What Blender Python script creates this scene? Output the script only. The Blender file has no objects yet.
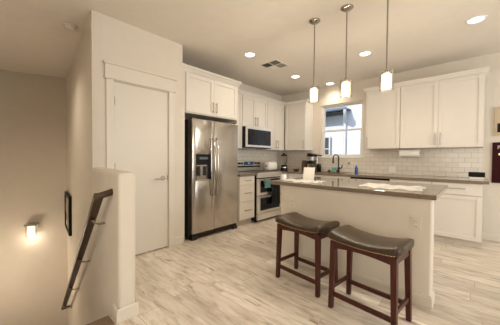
import bpy, bmesh, math, random
from mathutils import Vector, Matrix
random.seed(7)
scene = bpy.context.scene
COL = scene.collection
PI = math.pi

# ------------------------------------------------------------------ camera
H = 1.20
YAW, PITCH, ROLL, FPX = 0.748195, 0.0197253, 0.0064787, 245.66
fw = Vector((-math.sin(YAW)*math.cos(PITCH), math.cos(YAW)*math.cos(PITCH), -math.sin(PITCH)))
rt = Vector((math.cos(YAW), math.sin(YAW), 0)); up = rt.cross(fw)
r2 = rt*math.cos(ROLL) + up*math.sin(ROLL); u2 = -rt*math.sin(ROLL) + up*math.cos(ROLL)
cam_d = bpy.data.cameras.new('camera'); cam = bpy.data.objects.new('camera', cam_d); COL.objects.link(cam)
cam_d.sensor_width = 36; cam_d.lens = FPX/500*36; cam_d.clip_start = 0.05
m3 = Matrix((r2, u2, -fw)).transposed()
cam.matrix_world = Matrix.Translation((0, 0, H)) @ m3.to_4x4()
scene.camera = cam

# ------------------------------------------------------------------ world, sun, area lights, exposure
vs = scene.view_settings
vs.view_transform = 'Standard'; vs.look = 'None'; vs.gamma = 1; vs.use_curve_mapping = False
vs.exposure = -0.02
world = bpy.data.worlds.new('world'); scene.world = world; world.use_nodes = True
wn = world.node_tree; wn.nodes.clear()
wo = wn.nodes.new('ShaderNodeOutputWorld'); wb = wn.nodes.new('ShaderNodeBackground'); sk = wn.nodes.new('ShaderNodeTexSky')
sk.sky_type = 'NISHITA'; sk.sun_disc = False; sk.sun_elevation = math.radians(50); sk.sun_rotation = math.radians(180)
wb.inputs['Strength'].default_value = 0.24
wn.links.new(sk.outputs[0], wb.inputs[0]); wn.links.new(wb.outputs[0], wo.inputs[0])

def light(name, kind, loc, energy, color, rot=(0, 0, 0), parent=None, **kw):
    d = bpy.data.lights.new(name, kind); d.energy = energy; d.color = color
    for k, v in kw.items(): setattr(d, k, v)
    o = bpy.data.objects.new(name, d); COL.objects.link(o); o.location = loc; o.rotation_euler = rot
    if parent: o.parent = parent
    return o
WARM = (1.0, 0.86, 0.69); DAY = (0.88, 0.95, 1.0)
light('sun', 'SUN', (0, 0, 10), 3.2, (1, .96, .9), (math.radians(56), 0, math.radians(-12)), angle=0.01)
# area lights added in place of unseen living-room windows, behind and right of camera
light('living_fill', 'AREA', (4.1, 2.6, 1.45), 135, DAY, (0, math.radians(108), 0), shape='RECTANGLE', size=1.9, size_y=2.6)
light('living_fill', 'AREA', (0.6, -3.85, 1.45), 80, (1, .93, .84), (math.radians(110), 0, 0), shape='RECTANGLE', size=3.4, size_y=1.9)

# ------------------------------------------------------------------ materials
def nmat(name):
    m = bpy.data.materials.new(name); m.use_nodes = True
    nt = m.node_tree; b = nt.nodes['Principled BSDF']; return m, nt, b
def N(nt, t, **kw):
    n = nt.nodes.new(t)
    for k, v in kw.items():
        if k in n.inputs.keys(): n.inputs[k].default_value = v
        else: setattr(n, k, v)
    return n
def c4(c): return (c[0], c[1], c[2], 1)
def mat(name, col, rough=.5, metal=0, var=.05, scale=8, bump=0, bscale=60, coat=0, stretch=None, spec=.5):
    m, nt, b = nmat(name)
    tc = N(nt, 'ShaderNodeTexCoord'); mp = N(nt, 'ShaderNodeMapping')
    if stretch: mp.inputs['Scale'].default_value = stretch
    nt.links.new(tc.outputs['Object'], mp.inputs[0])
    nz = N(nt, 'ShaderNodeTexNoise', Scale=scale, Detail=3.0); nt.links.new(mp.outputs[0], nz.inputs['Vector'])
    rp = N(nt, 'ShaderNodeValToRGB')
    rp.color_ramp.elements[0].position = .3; rp.color_ramp.elements[1].position = .7
    rp.color_ramp.elements[0].color = c4([x*(1-var) for x in col]); rp.color_ramp.elements[1].color = c4([min(1, x*(1+var)) for x in col])
    nt.links.new(nz.outputs['Fac'], rp.inputs[0]); nt.links.new(rp.outputs[0], b.inputs['Base Color'])
    b.inputs['Roughness'].default_value = rough; b.inputs['Metallic'].default_value = metal
    b.inputs['Coat Weight'].default_value = coat; b.inputs['Specular IOR Level'].default_value = spec
    if bump:
        n2 = N(nt, 'ShaderNodeTexNoise', Scale=bscale, Detail=3.0); nt.links.new(mp.outputs[0], n2.inputs['Vector'])
        bp = N(nt, 'ShaderNodeBump', Strength=bump, Distance=.004); nt.links.new(n2.outputs['Fac'], bp.inputs['Height'])
        nt.links.new(bp.outputs[0], b.inputs['Normal'])
    return m
def emit(name, col, strength):
    m, nt, b = nmat(name)
    b.inputs['Base Color'].default_value = c4(col); b.inputs['Emission Color'].default_value = c4(col)
    b.inputs['Emission Strength'].default_value = strength; b.inputs['Roughness'].default_value = .6
    return m
def thinglass(name, tint=(1, 1, 1), gloss=.12):
    m, nt, b = nmat(name); nt.nodes.remove(b)
    out = nt.nodes['Material Output']
    tr = N(nt, 'ShaderNodeBsdfTransparent', Color=c4(tint)); gl = N(nt, 'ShaderNodeBsdfGlossy', Roughness=.02)
    lw = N(nt, 'ShaderNodeLayerWeight', Blend=gloss); mx = N(nt, 'ShaderNodeMixShader')
    nt.links.new(lw.outputs['Facing'], mx.inputs[0]); nt.links.new(tr.outputs[0], mx.inputs[1]); nt.links.new(gl.outputs[0], mx.inputs[2])
    nt.links.new(mx.outputs[0], out.inputs[0]); return m

M = {}
M['wall'] = mat('wall_paint', (.70, .637, .545), .85, var=.015, bump=.12, bscale=140)
M['ceil'] = mat('ceiling_paint', (.78, .72, .635), .9, var=.015, bump=.15, bscale=90)
M['trim'] = mat('trim_paint', (.71, .655, .56), .45, var=.01)
M['door'] = mat('door_paint', (.70, .65, .56), .42, var=.01)
M['cab'] = mat('cabinet_paint', (.72, .675, .605), .38, var=.01)
M['cabin'] = mat('cabinet_shadow_gap', (.45, .40, .33), .7)
M['steel'] = mat('brushed_steel', (.56, .525, .48), .23, 1, var=.05, scale=3, bump=.05, bscale=6, stretch=(40, 40, .6))
M['steel_light'] = mat('light_brushed_steel', (.80, .76, .70), .36, 1, var=.03)
M['nickel'] = mat('satin_nickel', (.40, .36, .31), .3, 1, var=.03)
M['chrome'] = mat('polished_nickel', (.50, .47, .43), .12, 1, var=.02)
M['dark'] = mat('charcoal_plastic', (.022, .02, .018), .45, var=.1, spec=.3)
M['black'] = mat('black_gloss', (.010, .010, .012), .12, var=.1, spec=.25)
M['casegrey'] = mat('dark_grey_case', (.025, .018, .012), .5, spec=.2)
M['top'] = mat('taupe_quartz', (.185, .145, .105), .10, var=.12, scale=90, coat=.3)
M['leather'] = mat('olive_brown_leather', (.050, .033, .017), .30, var=.15, scale=14, bump=.25, bscale=120, spec=.35)
M['cherry'] = mat('dark_cherry_wood', (.060, .012, .006), .30, var=.35, scale=6, stretch=(10, 10, 1), spec=.35)
M['railwood'] = mat('walnut_rail', (.052, .026, .010), .38, var=.3, scale=5, stretch=(1, 8, 8))
M['brass'] = mat('antique_nail', (.62, .48, .30), .25, 1)
M['bronze'] = mat('oil_bronze', (.022, .018, .015), .35, .6)
M['whitepl'] = mat('white_plastic', (.84, .81, .75), .35, var=.01)
M['outlet'] = mat('cream_plastic', (.70, .65, .56), .4, var=.01)
M['cloth'] = mat('white_cotton', (.90, .88, .83), .9, var=.04, scale=30, bump=.3, bscale=200)
M['paper'] = mat('white_paper', (.66, .63, .57), .8, var=.01)
M['ptowel'] = mat('paper_towel', (.88, .85, .78), .9, var=.03, bump=.3, bscale=150)
M['teal'] = mat('teal_cloth', (.20, .40, .34), .9, var=.1, bump=.4, bscale=150)
M['blackcloth'] = mat('black_cloth', (.012, .012, .013), .9, var=.2, bump=.4, bscale=150)
M['blue'] = mat('blue_plastic', (.03, .10, .34), .3)
M['vinyl'] = mat('window_vinyl', (.78, .76, .72), .4, var=.01)
M['glass'] = thinglass('window_glass', (.97, .985, 1), .06)
M['shade'] = thinglass('clear_shade', (.90, .88, .84), .45)
M['lamp'] = emit('frosted_lamp', (1, .84, .62), 1.7)
M['sconce'] = emit('frosted_sconce', (1, .86, .66), 1.5)
M['down'] = emit('downlight_lens', (1, .90, .75), 9.0)
M['maroon'] = mat('maroon_board', (.035, .006, .007), .6, var=.2, spec=.1)
M['frameblack'] = mat('black_frame', (.012, .010, .008), .5, spec=.15)
M['brownwood'] = mat('brown_wood', (.11, .055, .03), .5, var=.3, scale=10, stretch=(4, 4, 1))
M['carpet'] = mat('stair_carpet', (.20, .135, .085), 1, var=.5, scale=160, bump=.8, bscale=200)
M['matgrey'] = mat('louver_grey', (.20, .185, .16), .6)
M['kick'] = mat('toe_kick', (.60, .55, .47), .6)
M['ext'] = mat('stucco_exterior', (.82, .82, .82), .9, var=.03, bump=.3)
M['extw'] = mat('white_stucco', (.86, .88, .90), .9, var=.02, bump=.3)
M['gutter'] = mat('grey_gutter', (.20, .23, .27), .5)
M['extwin'] = mat('tinted_window', (.05, .07, .10), .15)
M['lcd'] = emit('lcd_digits', (.35, .55, .75), .35)

def floor_mat():
    m, nt, b = nmat('wood_look_plank_tile'); L = nt.links.new
    tc = N(nt, 'ShaderNodeTexCoord')
    br = N(nt, 'ShaderNodeTexBrick', Scale=1.0)
    br.offset = 0; br.offset_frequency = 1; br.squash = 1
    for k, v in {'Mortar Size': .0016, 'Mortar Smooth': .1, 'Bias': 0, 'Brick Width': 1.2, 'Row Height': .155}.items(): br.inputs[k].default_value = v
    br.inputs['Color1'].default_value = (0, 0, 0, 1); br.inputs['Color2'].default_value = (1, 1, 1, 1); br.inputs['Mortar'].default_value = (.5, .5, .5, 1)
    sx = N(nt, 'ShaderNodeSeparateXYZ'); L(tc.outputs['Object'], sx.inputs[0])
    dv = N(nt, 'ShaderNodeMath', operation='DIVIDE'); L(sx.outputs['Y'], dv.inputs[0]); dv.inputs[1].default_value = .155
    flr = N(nt, 'ShaderNodeMath', operation='FLOOR'); L(dv.outputs[0], flr.inputs[0])
    wnz = N(nt, 'ShaderNodeTexWhiteNoise'); wnz.noise_dimensions = '1D'; L(flr.outputs[0], wnz.inputs['W'])
    ma = N(nt, 'ShaderNodeMath', operation='MULTIPLY_ADD'); L(wnz.outputs['Value'], ma.inputs[0]); ma.inputs[1].default_value = 1.2; L(sx.outputs['X'], ma.inputs[2])
    cx_ = N(nt, 'ShaderNodeCombineXYZ'); L(ma.outputs[0], cx_.inputs['X']); L(sx.outputs['Y'], cx_.inputs['Y'])
    L(cx_.outputs[0], br.inputs['Vector'])
    # per plank offset for the grain
    off = N(nt, 'ShaderNodeVectorMath', operation='MULTIPLY_ADD')
    L(br.outputs['Color'], off.inputs[0]); off.inputs[1].default_value = (17, 9, 5); L(tc.outputs['Object'], off.inputs[2])
    mp = N(nt, 'ShaderNodeMapping'); mp.inputs['Scale'].default_value = (2.4, 11, 1); L(off.outputs[0], mp.inputs[0])
    nz = N(nt, 'ShaderNodeTexNoise', Scale=1.6, Detail=7.0, Roughness=.62, Distortion=.6); L(mp.outputs[0], nz.inputs['Vector'])
    rp = N(nt, 'ShaderNodeValToRGB'); e = rp.color_ramp.elements
    e[0].position = .30; e[0].color = (.45, .38, .30, 1); e[1].position = .72; e[1].color = (.85, .785, .705, 1)
    k = e.new(.42); k.color = (.64, .56, .465, 1); k = e.new(.55); k.color = (.76, .69, .595, 1)
    L(nz.outputs['Fac'], rp.inputs[0])
    mp2 = N(nt, 'ShaderNodeMapping'); mp2.inputs['Scale'].default_value = (2.2, 16, 1); L(off.outputs[0], mp2.inputs[0])
    n2 = N(nt, 'ShaderNodeTexNoise', Scale=1.3, Detail=5.0, Distortion=1.2); L(mp2.outputs[0], n2.inputs['Vector'])
    r2_ = N(nt, 'ShaderNodeValToRGB'); e = r2_.color_ramp.elements
    e[0].position = .30; e[0].color = (.48, .40, .33, 1); e[1].position = .37; e[1].color = (1, 1, 1, 1)
    L(n2.outputs['Fac'], r2_.inputs[0])
    mx = N(nt, 'ShaderNodeMixRGB', blend_type='MULTIPLY', Fac=.85); L(rp.outputs[0], mx.inputs[1]); L(r2_.outputs[0], mx.inputs[2])
    # plank to plank tone
    r3 = N(nt, 'ShaderNodeValToRGB'); r3.color_ramp.elements[0].color = (.86, .84, .82, 1); r3.color_ramp.elements[1].color = (1.08, 1.08, 1.08, 1)
    L(br.outputs['Color'], r3.inputs[0])
    mx2 = N(nt, 'ShaderNodeMixRGB', blend_type='MULTIPLY', Fac=1.0); L(mx.outputs[0], mx2.inputs[1]); L(r3.outputs[0], mx2.inputs[2])
    mx3 = N(nt, 'ShaderNodeMixRGB', blend_type='MIX'); L(br.outputs['Fac'], mx3.inputs[0]); L(mx2.outputs[0], mx3.inputs[1]); mx3.inputs[2].default_value = (.33, .29, .235, 1)
    L(mx3.outputs[0], b.inputs['Base Color'])
    b.inputs['Roughness'].default_value = .34
    bp = N(nt, 'ShaderNodeBump', Strength=.25, Distance=.002); bp.invert = True; L(br.outputs['Fac'], bp.inputs['Height']); L(bp.outputs[0], b.inputs['Normal'])
    return m
M['floor'] = floor_mat()
def tile_mat(name, axis):
    m, nt, b = nmat(name); L = nt.links.new
    tc = N(nt, 'ShaderNodeTexCoord'); sp = N(nt, 'ShaderNodeSeparateXYZ'); cb = N(nt, 'ShaderNodeCombineXYZ')
    L(tc.outputs['Object'], sp.inputs[0]); L(sp.outputs[axis], cb.inputs['X']); L(sp.outputs['Z'], cb.inputs['Y'])
    mp = N(nt, 'ShaderNodeMapping'); mp.inputs['Location'].default_value = (0, -.914+.0765*12, 0); L(cb.outputs[0], mp.inputs[0])
    br = N(nt, 'ShaderNodeTexBrick', Scale=1.0); br.offset = .5
    for k, v in {'Mortar Size': .0028, 'Mortar Smooth': .15, 'Brick Width': .1525, 'Row Height': .0765}.items(): br.inputs[k].default_value = v
    br.inputs['Color1'].default_value = (.70, .64, .55, 1); br.inputs['Color2'].default_value = (.76, .70, .61, 1); br.inputs['Mortar'].default_value = (.50, .45, .37, 1)
    L(mp.outputs[0], br.inputs['Vector']); L(br.outputs['Color'], b.inputs['Base Color'])
    b.inputs['Roughness'].default_value = .16
    bp = N(nt, 'ShaderNodeBump', Strength=.5, Distance=.003); bp.invert = True; L(br.outputs['Fac'], bp.inputs['Height']); L(bp.outputs[0], b.inputs['Normal'])
    return m
M['tileX'] = tile_mat('subway_tile_back', 'X'); M['tileY'] = tile_mat('subway_tile_left', 'Y')

# ------------------------------------------------------------------ mesh helpers
ROOT = {}
class B:
    def __init__(s): s.bm = bmesh.new()
    def box(s, x0, x1, y0, y1, z0, z1, bev=0, seg=2, edges=None):
        if x0 > x1: x0, x1 = x1, x0
        if y0 > y1: y0, y1 = y1, y0
        if z0 > z1: z0, z1 = z1, z0
        vs_ = [s.bm.verts.new((x, y, z)) for z in (z0, z1) for y in (y0, y1) for x in (x0, x1)]
        fs = [s.bm.faces.new([vs_[i] for i in f]) for f in ((0, 2, 3, 1), (4, 5, 7, 6), (0, 1, 5, 4), (2, 6, 7, 3), (0, 4, 6, 2), (1, 3, 7, 5))]
        if bev:
            es = set(e for f in fs for e in f.edges)
            if edges == 'z': es = [e for e in es if abs(e.verts[0].co.z-e.verts[1].co.z) > 1e-6 and abs(e.verts[0].co.x-e.verts[1].co.x) < 1e-6 and abs(e.verts[0].co.y-e.verts[1].co.y) < 1e-6]
            bmesh.ops.bevel(s.bm, geom=list(es), offset=bev, segments=seg, profile=.5, affect='EDGES')
        return s
    def hexa(s, pts, bev=0):
        v = [s.bm.verts.new(p) for p in pts]   # 4 bottom ring, 4 top ring
        fs = [s.bm.faces.new([v[i] for i in f]) for f in ((3, 2, 1, 0), (4, 5, 6, 7), (0, 1, 5, 4), (1, 2, 6, 5), (2, 3, 7, 6), (3, 0, 4, 7))]
        if bev: bmesh.ops.bevel(s.bm, geom=list(set(e for f in fs for e in f.edges)), offset=bev, segments=2, profile=.5, affect='EDGES')
        return s
    def ring(s, p, ax, r, n):
        ax = Vector(ax).normalized(); a = Vector((0, 0, 1)) if abs(ax.z) < .9 else Vector((1, 0, 0))
        u = ax.cross(a).normalized(); w = ax.cross(u)
        return [s.bm.verts.new(Vector(p) + (u*math.cos(2*PI*i/n) + w*math.sin(2*PI*i/n))*r) for i in range(n)]
    def loft(s, rings, caps=True):
        for a, b_ in zip(rings[:-1], rings[1:]):
            n = len(a)
            for i in range(n): s.bm.faces.new((a[i], a[(i+1) % n], b_[(i+1) % n], b_[i]))
        if caps: s.bm.faces.new(rings[0][::-1]); s.bm.faces.new(rings[-1])
        return s
    def cyl(s, p0, p1, r0, r1=None, n=16):
        r1 = r0 if r1 is None else r1; ax = Vector(p1)-Vector(p0)
        return s.loft([s.ring(p0, ax, r0, n), s.ring(p1, ax, r1, n)])
    def tube(s, pts, r, n=10):
        pts = [Vector(p) for p in pts]; rs = r if isinstance(r, (list, tuple)) else [r]*len(pts)
        rings = []; prev = None
        for i, p in enumerate(pts):
            ax = (pts[min(i+1, len(pts)-1)]-pts[max(i-1, 0)]).normalized()
            if prev is None:
                a = Vector((0, 0, 1)) if abs(ax.z) < .9 else Vector((1, 0, 0)); u = ax.cross(a).normalized()
            else: u = (prev - ax*prev.dot(ax)).normalized()
            prev = u; w = ax.cross(u)
            rings.append([s.bm.verts.new(p + (u*math.cos(2*PI*k/n)+w*math.sin(2*PI*k/n))*rs[i]) for k in range(n)])
        return s.loft(rings)
    def lathe(s, c, prof, n=24, caps=True):
        rings = [[s.bm.verts.new((c[0]+r*math.cos(2*PI*k/n), c[1]+r*math.sin(2*PI*k/n), c[2]+z)) for k in range(n)] for r, z in prof]
        return s.loft(rings, caps)
    def grid(s, fn, nu, nv, thick=None):
        g = [[s.bm.verts.new(fn(i/nu, j/nv)) for j in range(nv+1)] for i in range(nu+1)]
        for i in range(nu):
            for j in range(nv): s.bm.faces.new((g[i][j], g[i+1][j], g[i+1][j+1], g[i][j+1]))
        if thick:
            fs = list(s.bm.faces); r = bmesh.ops.solidify(s.bm, geom=fs, thickness=thick)
        return s
    def build(s, name, m, parent=None, at=None, smooth=False, keep=False):
        bmesh.ops.recalc_face_normals(s.bm, faces=s.bm.faces[:])
        o_ = Vector((0, 0, 0))
        p = parent
        while p is not None:
            o_ += p.location; p = p.parent
        if at: o_ = o_ + Vector(at)
        bmesh.ops.translate(s.bm, verts=s.bm.verts[:], vec=-o_)
        me = bpy.data.meshes.new(name); s.bm.to_mesh(me); s.bm.free()
        o = bpy.data.objects.new(name, me); COL.objects.link(o)
        if at: o.location = at
        if parent: o.parent = parent
        me.materials.append(M[m] if isinstance(m, str) else m)
        if smooth:
            for f in me.polygons: f.use_smooth = True
            if smooth != 'all':
                me.set_sharp_from_angle(angle=math.radians(40))
        return o
def tag(o, label=None, cat=None, group=None, kind=None):
    if label: o['label'] = label
    if cat: o['category'] = cat
    if group: o['group'] = group
    if kind: o['kind'] = kind
    return o
def thing(name, loc, label, cat, group=None):
    o = bpy.data.objects.new(name, None); COL.objects.link(o); o.location = loc; o.empty_display_size = .1
    return tag(o, label, cat, group)
def struct(name, b, m, **kw):
    o = b.build(name, m, **kw); o['kind'] = 'structure'; return o
def copy_tree(o, parent=None):
    c = o.copy(); COL.objects.link(c)
    if parent: c.parent = parent
    for ch in list(o.children): copy_tree(ch, c)
    return c

# plan maps: u along the wall, w outwards from the wall plane, v up
def mapL(u, w, v): return (w, u, v)          # left wall: faces +X, w is x, u is y
def mapB(u, w, v): return (u, -w, v)         # back wall: faces -Y, w is -y, u is x
def bx(b, mp, u0, u1, w0, w1, v0, v1, bev=0):
    p, q = mp(u0, w0, v0), mp(u1, w1, v1)
    return b.box(p[0], q[0], p[1], q[1], p[2], q[2], bev)
def shaker(mp, u0, u1, v0, v1, w, fr=.055, name='door', m='cab', parent=None):
    b = B(); g = .0015; u0 += g; u1 -= g; v0 += g; v1 -= g
    bx(b, mp, u0+fr-.002, u1-fr+.002, w, w+.009, v0+fr-.002, v1-fr+.002)
    bx(b, mp, u0, u0+fr, w, w+.02, v0, v1, .0015); bx(b, mp, u1-fr, u1, w, w+.02, v0, v1, .0015)
    bx(b, mp, u0+fr, u1-fr, w, w+.02, v0, v0+fr, .0015); bx(b, mp, u0+fr, u1-fr, w, w+.02, v1-fr, v1, .0015)
    return b.build(name, m, parent)
def slabfront(mp, u0, u1, v0, v1, w, name='drawer', parent=None):
    b = B(); g = .0015
    bx(b, mp, u0+g, u1-g, w, w+.02, v0+g, v1-g, .002)
    return b.build(name, 'cab', parent)
def barpull(mp, w, parent, u=None, v0=None, v1=None, v=None, u0=None, u1=None, r=.006, name='handle', m='nickel'):
    b = B()
    if u is not None:
        b.cyl(mp(u, w+.032, v0), mp(u, w+.032, v1), r, n=10)
        for q in (v0+.02, v1-.02): b.cyl(mp(u, w, q), mp(u, w+.032, q), r*.8, n=8)
    else:
        b.cyl(mp(u0, w+.032, v), mp(u1, w+.032, v), r, n=10)
        for q in (u0+.02, u1-.02): b.cyl(mp(q, w, v), mp(q, w+.032, v), r*.8, n=8)
    return b.build(name, m, parent, smooth=True)

# ------------------------------------------------------------------ setting
XL, YB, ZC = -3.62, 5.07, 2.742          # left wall, back wall, ceiling
XP = -3.006                              # pantry wall face
XS = -1.99                               # top stair edge
A = Vector((-1.888, .645, 0)); D = Vector((-.99399, .10947, 0)); Nrm = Vector((.10947, .99399, 0))  # stair side wall
def sw(s, off, z): return A + D*s + Nrm*off + Vector((0, 0, z))
fl = B()
fl.box(XS, 4.3, -4.1, .70, -.28, 0)
fl.box(XS, 4.3, .70, 5.3, -.28, 0); fl.box(-3.9, XS, .98, 5.3, -.28, 0)
fl.hexa([sw(.103, .02, -.28), (XS, .98, -.28), (-3.9, .98, -.28), sw(2.02, .02, -.28), sw(.103, .02, 0), (XS, .98, 0), (-3.9, .98, 0), sw(2.02, .02, 0)])
struct('floor', fl, 'floor')
struct('ceiling', B().box(-7.2, 4.3, -4.1, 5.3, ZC, ZC+.15), 'ceil')
# back wall with the window opening
WX0, WX1, WZ0, WZ1 = -2.565, -1.668, 1.212, 2.352
w = B()
w.box(XL-.15, WX0, YB, YB+.16, 0, ZC); w.box(WX1, 4.3, YB, YB+.16, 0, ZC)
w.box(WX0, WX1, YB, YB+.16, 0, WZ0); w.box(WX0, WX1, YB, YB+.16, WZ1, ZC)
struct('wall_back', w, 'wall')
struct('wall_left', B().box(XL-.15, XL, 1.86, YB, 0, ZC), 'wall')
# pantry wall with door opening
DY0, DY1, DZ = .991, 1.644, 2.052
w = B()
pp = [(.775, 0), (DY0-.01, 0), (DY0-.01, DZ+.01), (DY1+.01, DZ+.01), (DY1+.01, 0), (1.868, 0), (1.868, ZC), (.775, ZC)]
f0 = [w.bm.verts.new((XP, y, z)) for y, z in pp]; f1 = [w.bm.verts.new((XP-.12, y+(.012 if y < .8 else 0), z)) for y, z in pp]
w.bm.faces.new(f0); w.bm.faces.new(f1[::-1])
for i in range(8): w.bm.faces.new((f0[i], f0[(i+1) % 8], f1[(i+1) % 8], f1[i]))
w.bm.edges.ensure_lookup_table()
bmesh.ops.bevel(w.bm, geom=[e for e in w.bm.edges if all(abs(v.co.y-1.868) < 1e-4 and abs(v.co.x-XP) < 1e-4 for v in e.verts)], offset=.018, segments=4, profile=.5, affect='EDGES')
w.box(XL-.1, XP-.10, 1.77, 1.868, 0, ZC)
struct('wall_pantry', w, 'wall')
# pantry inside (behind the closed door)
struct('wall_closet', B().box(XL-.15, XL-.1, .95, 1.8, 0, ZC), 'wall')
# stair side wall (full height beyond the pantry corner) and half wall, rounded corners
def wallprism(pts, z0, z1, bev, name, m='wall'):
    b = B(); v0 = [b.bm.verts.new((p.x, p.y, z0)) for p in pts]; v1 = [b.bm.verts.new((p.x, p.y, z1)) for p in pts]
    n = len(pts); b.bm.faces.new(v0); b.bm.faces.new(v1[::-1])
    for i in range(n): b.bm.faces.new((v0[i], v0[(i+1) % n], v1[(i+1) % n], v1[i]))
    return b
s_c = (A.x-XP)/.99399
b = wallprism([sw(s_c, 0, 0), sw(s_c, .10, 0), sw(4.6, .10, 0), sw(4.6, 0, 0)], 0, ZC, 0, '')
es = [e for e in b.bm.edges if all(abs((v.co-sw(s_c, 0, v.co.z)).length) < 1e-4 for v in e.verts)]
bmesh.ops.bevel(b.bm, geom=es, offset=.03, segments=6, profile=.5, affect='EDGES')
low = wallprism([sw(0, .0, 0), sw(0, .10, 0), sw(4.6, .10, 0), sw(4.6, 0, 0)], -3.0, -.0, 0, '')
b2 = low.bm; me_ = bpy.data.meshes.new('t'); b2.to_mesh(me_); b.bm.from_mesh(me_); bpy.data.meshes.remove(me_); b2.free()
struct('wall_stair_side', b, 'wall', smooth=True)
b = wallprism([sw(.0, 0, 0), Vector((-1.888, .772, 0)), Vector((XP-.0, .885, 0)), sw(s_c, 0, 0)], 0, 1.084, 0, '')
es = [e for e in b.bm.edges if (e.verts[0].co.x > -1.9 and e.verts[1].co.x > -1.9) or (e.verts[0].co.z > 1 and e.verts[1].co.z > 1)]
bmesh.ops.bevel(b.bm, geom=es, offset=.025, segments=5, profile=.5, affect='EDGES')
struct('wall_half', b, 'wall', smooth=True)
# far stair wall
F0 = Vector((-6.31, .194, 0)); FD = Vector((.358, .9337, 0)); FN = Vector((.9337, -.358, 0))
def fwp(s, off, z): return F0 + FD*s + FN*off + Vector((0, 0, z))
b = B(); b.hexa([fwp(-1.3, 0, -3), fwp(1.15, 0, -3), fwp(1.15, -.12, -3), fwp(-1.3, -.12, -3), fwp(-1.3, 0, ZC), fwp(1.15, 0, ZC), fwp(1.15, -.12, ZC), fwp(-1.3, -.12, ZC)])
struct('wall_stair_far', b, 'wall')
struct('wall_stair_near', B().box(-7.2, XS, -.62, -.50, -3.0, ZC), 'wall')
struct('wall_right', B().box(4.3, 4.45, -4.2, 5.3, 0, ZC), 'wall')
struct('wall_front', B().box(XS-.12, 4.3, -4.2, -4.1, 0, ZC), 'wall')
struct('wall_living', B().box(XS-.12, XS, -4.1, -.50, 0, ZC), 'wall')
st = B()
for i in range(13):
    z = -.19*(i+1); x = XS-.26*i
    st.box(x-.285, x, -.5, .72+.028*i, z-.19, z, .008)
struct('floor_stairs', st, 'carpet')
struct('floor_lower', B().box(-7.2, XS-.26*12, -.62, 1.6, -2.9, -2.72), 'carpet')
struct('trim_1', B().box(XS-.025, XS+.11, -.5, .618, .0005, .012, .005), 'carpet')     # carpeted nosing strip
# baseboards
def bb(name, pts, h=.105, t=.014):
    b = B()
    for (p, q, n_) in pts:
        p = Vector(p); q = Vector(q); n_ = Vector(n_)
        ring = lambda c: [c+Vector((0, 0, .001)), c+n_*t+Vector((0, 0, .001)), c+n_*t+Vector((0, 0, h-.012)), c+n_*t*.55+Vector((0, 0, h)), c+Vector((0, 0, h))]
        r0 = [b.bm.verts.new(v) for v in ring(p)]; r1 = [b.bm.verts.new(v) for v in ring(q)]
        b.loft([r0, r1])
    return struct(name, b, 'trim')
bb('baseboard_pantry', [((XP+.0005, 1.735, 0), (XP+.0005, 1.866, 0), (1, 0, 0))])
bb('baseboard_back', [((.062, YB-.0005, 0), (4.29, YB-.0005, 0), (0, -1, 0))], h=.10)
e0 = sw(0, -.001, 0); e1 = sw(.105, -.001, 0)
bb('baseboard_half', [(e1, e0+Vector((.0145, -.002, 0)), -Nrm), ((-1.8875, .631, 0), (-1.8875, .786, 0), (1, 0, 0)), ((-1.874, .7725, 0), (-2.95, .890, 0), (0, 1, 0))], h=.10)

# door casing and header
tr = B()
for y0, y1 in ((.905, .985), (1.65, 1.73)): tr.box(XP+.0005, XP+.018, y0, y1, 0.001, 2.062, .003)
tr.box(XP+.0005, XP+.022, .893, 1.742, 2.075, 2.222, .003)
tr.box(XP+.0005, XP+.032, .882, 1.752, 2.060, 2.076, .005)
tr.box(XP+.0005, XP+.036, .874, 1.762, 2.222, 2.243, .006)
tr.box(XP-.10, XP+.004, .981, .9895, 0.001, 2.060); tr.box(XP-.10, XP+.004, 1.6455, 1.654, 0.001, 2.060); tr.box(XP-.10, XP+.004, .981, 1.654, 2.052, 2.0615)
struct('trim_2', tr, 'trim')
d = B().box(XP-.045, XP-.008, DY0, DY1, .012, DZ-.004, .002).build('door_1', 'door'); d['kind'] = 'structure'
h = B()
yh, zh = 1.573, .927
h.cyl((XP-.008, yh, zh), (XP+.004, yh, zh), .030, n=24); h.cyl((XP+.004, yh, zh), (XP+.048, yh, zh), .011)
h.tube([(XP+.048, yh+.008, zh), (XP+.052, yh-.02, zh), (XP+.052, yh-.06, zh-.002), (XP+.048, yh-.125, zh-.004)], [.011, .011, .009, .007])
h.box(XP-.010, XP-.004, DY1-.012, DY1+.0005, zh-.03, zh+.03)
h.build('door_handle', 'nickel', d, smooth=True)
for z in (.22, 1.085, 1.83):
    B().cyl((XP-.002, DY0+.001, z-.045), (XP-.002, DY0+.001, z+.045), .008, n=10).build('hinge', 'nickel', d, smooth=True)

# backsplash tile
struct('trim_3', B().box(XL+.0005, XL+.009, 2.95, YB-.0005, .9145, 1.3715), 'tileY')
t = B(); t.box(XL+.009, WX0-.0, YB-.009, YB-.0005, .9145, 1.3715); t.box(WX0, WX1, YB-.009, YB-.0005, .9145, WZ0-.012); t.box(WX1, .052, YB-.009, YB-.0005, .9145, 1.3715)
struct('trim_4', t, 'tileX')

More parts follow.
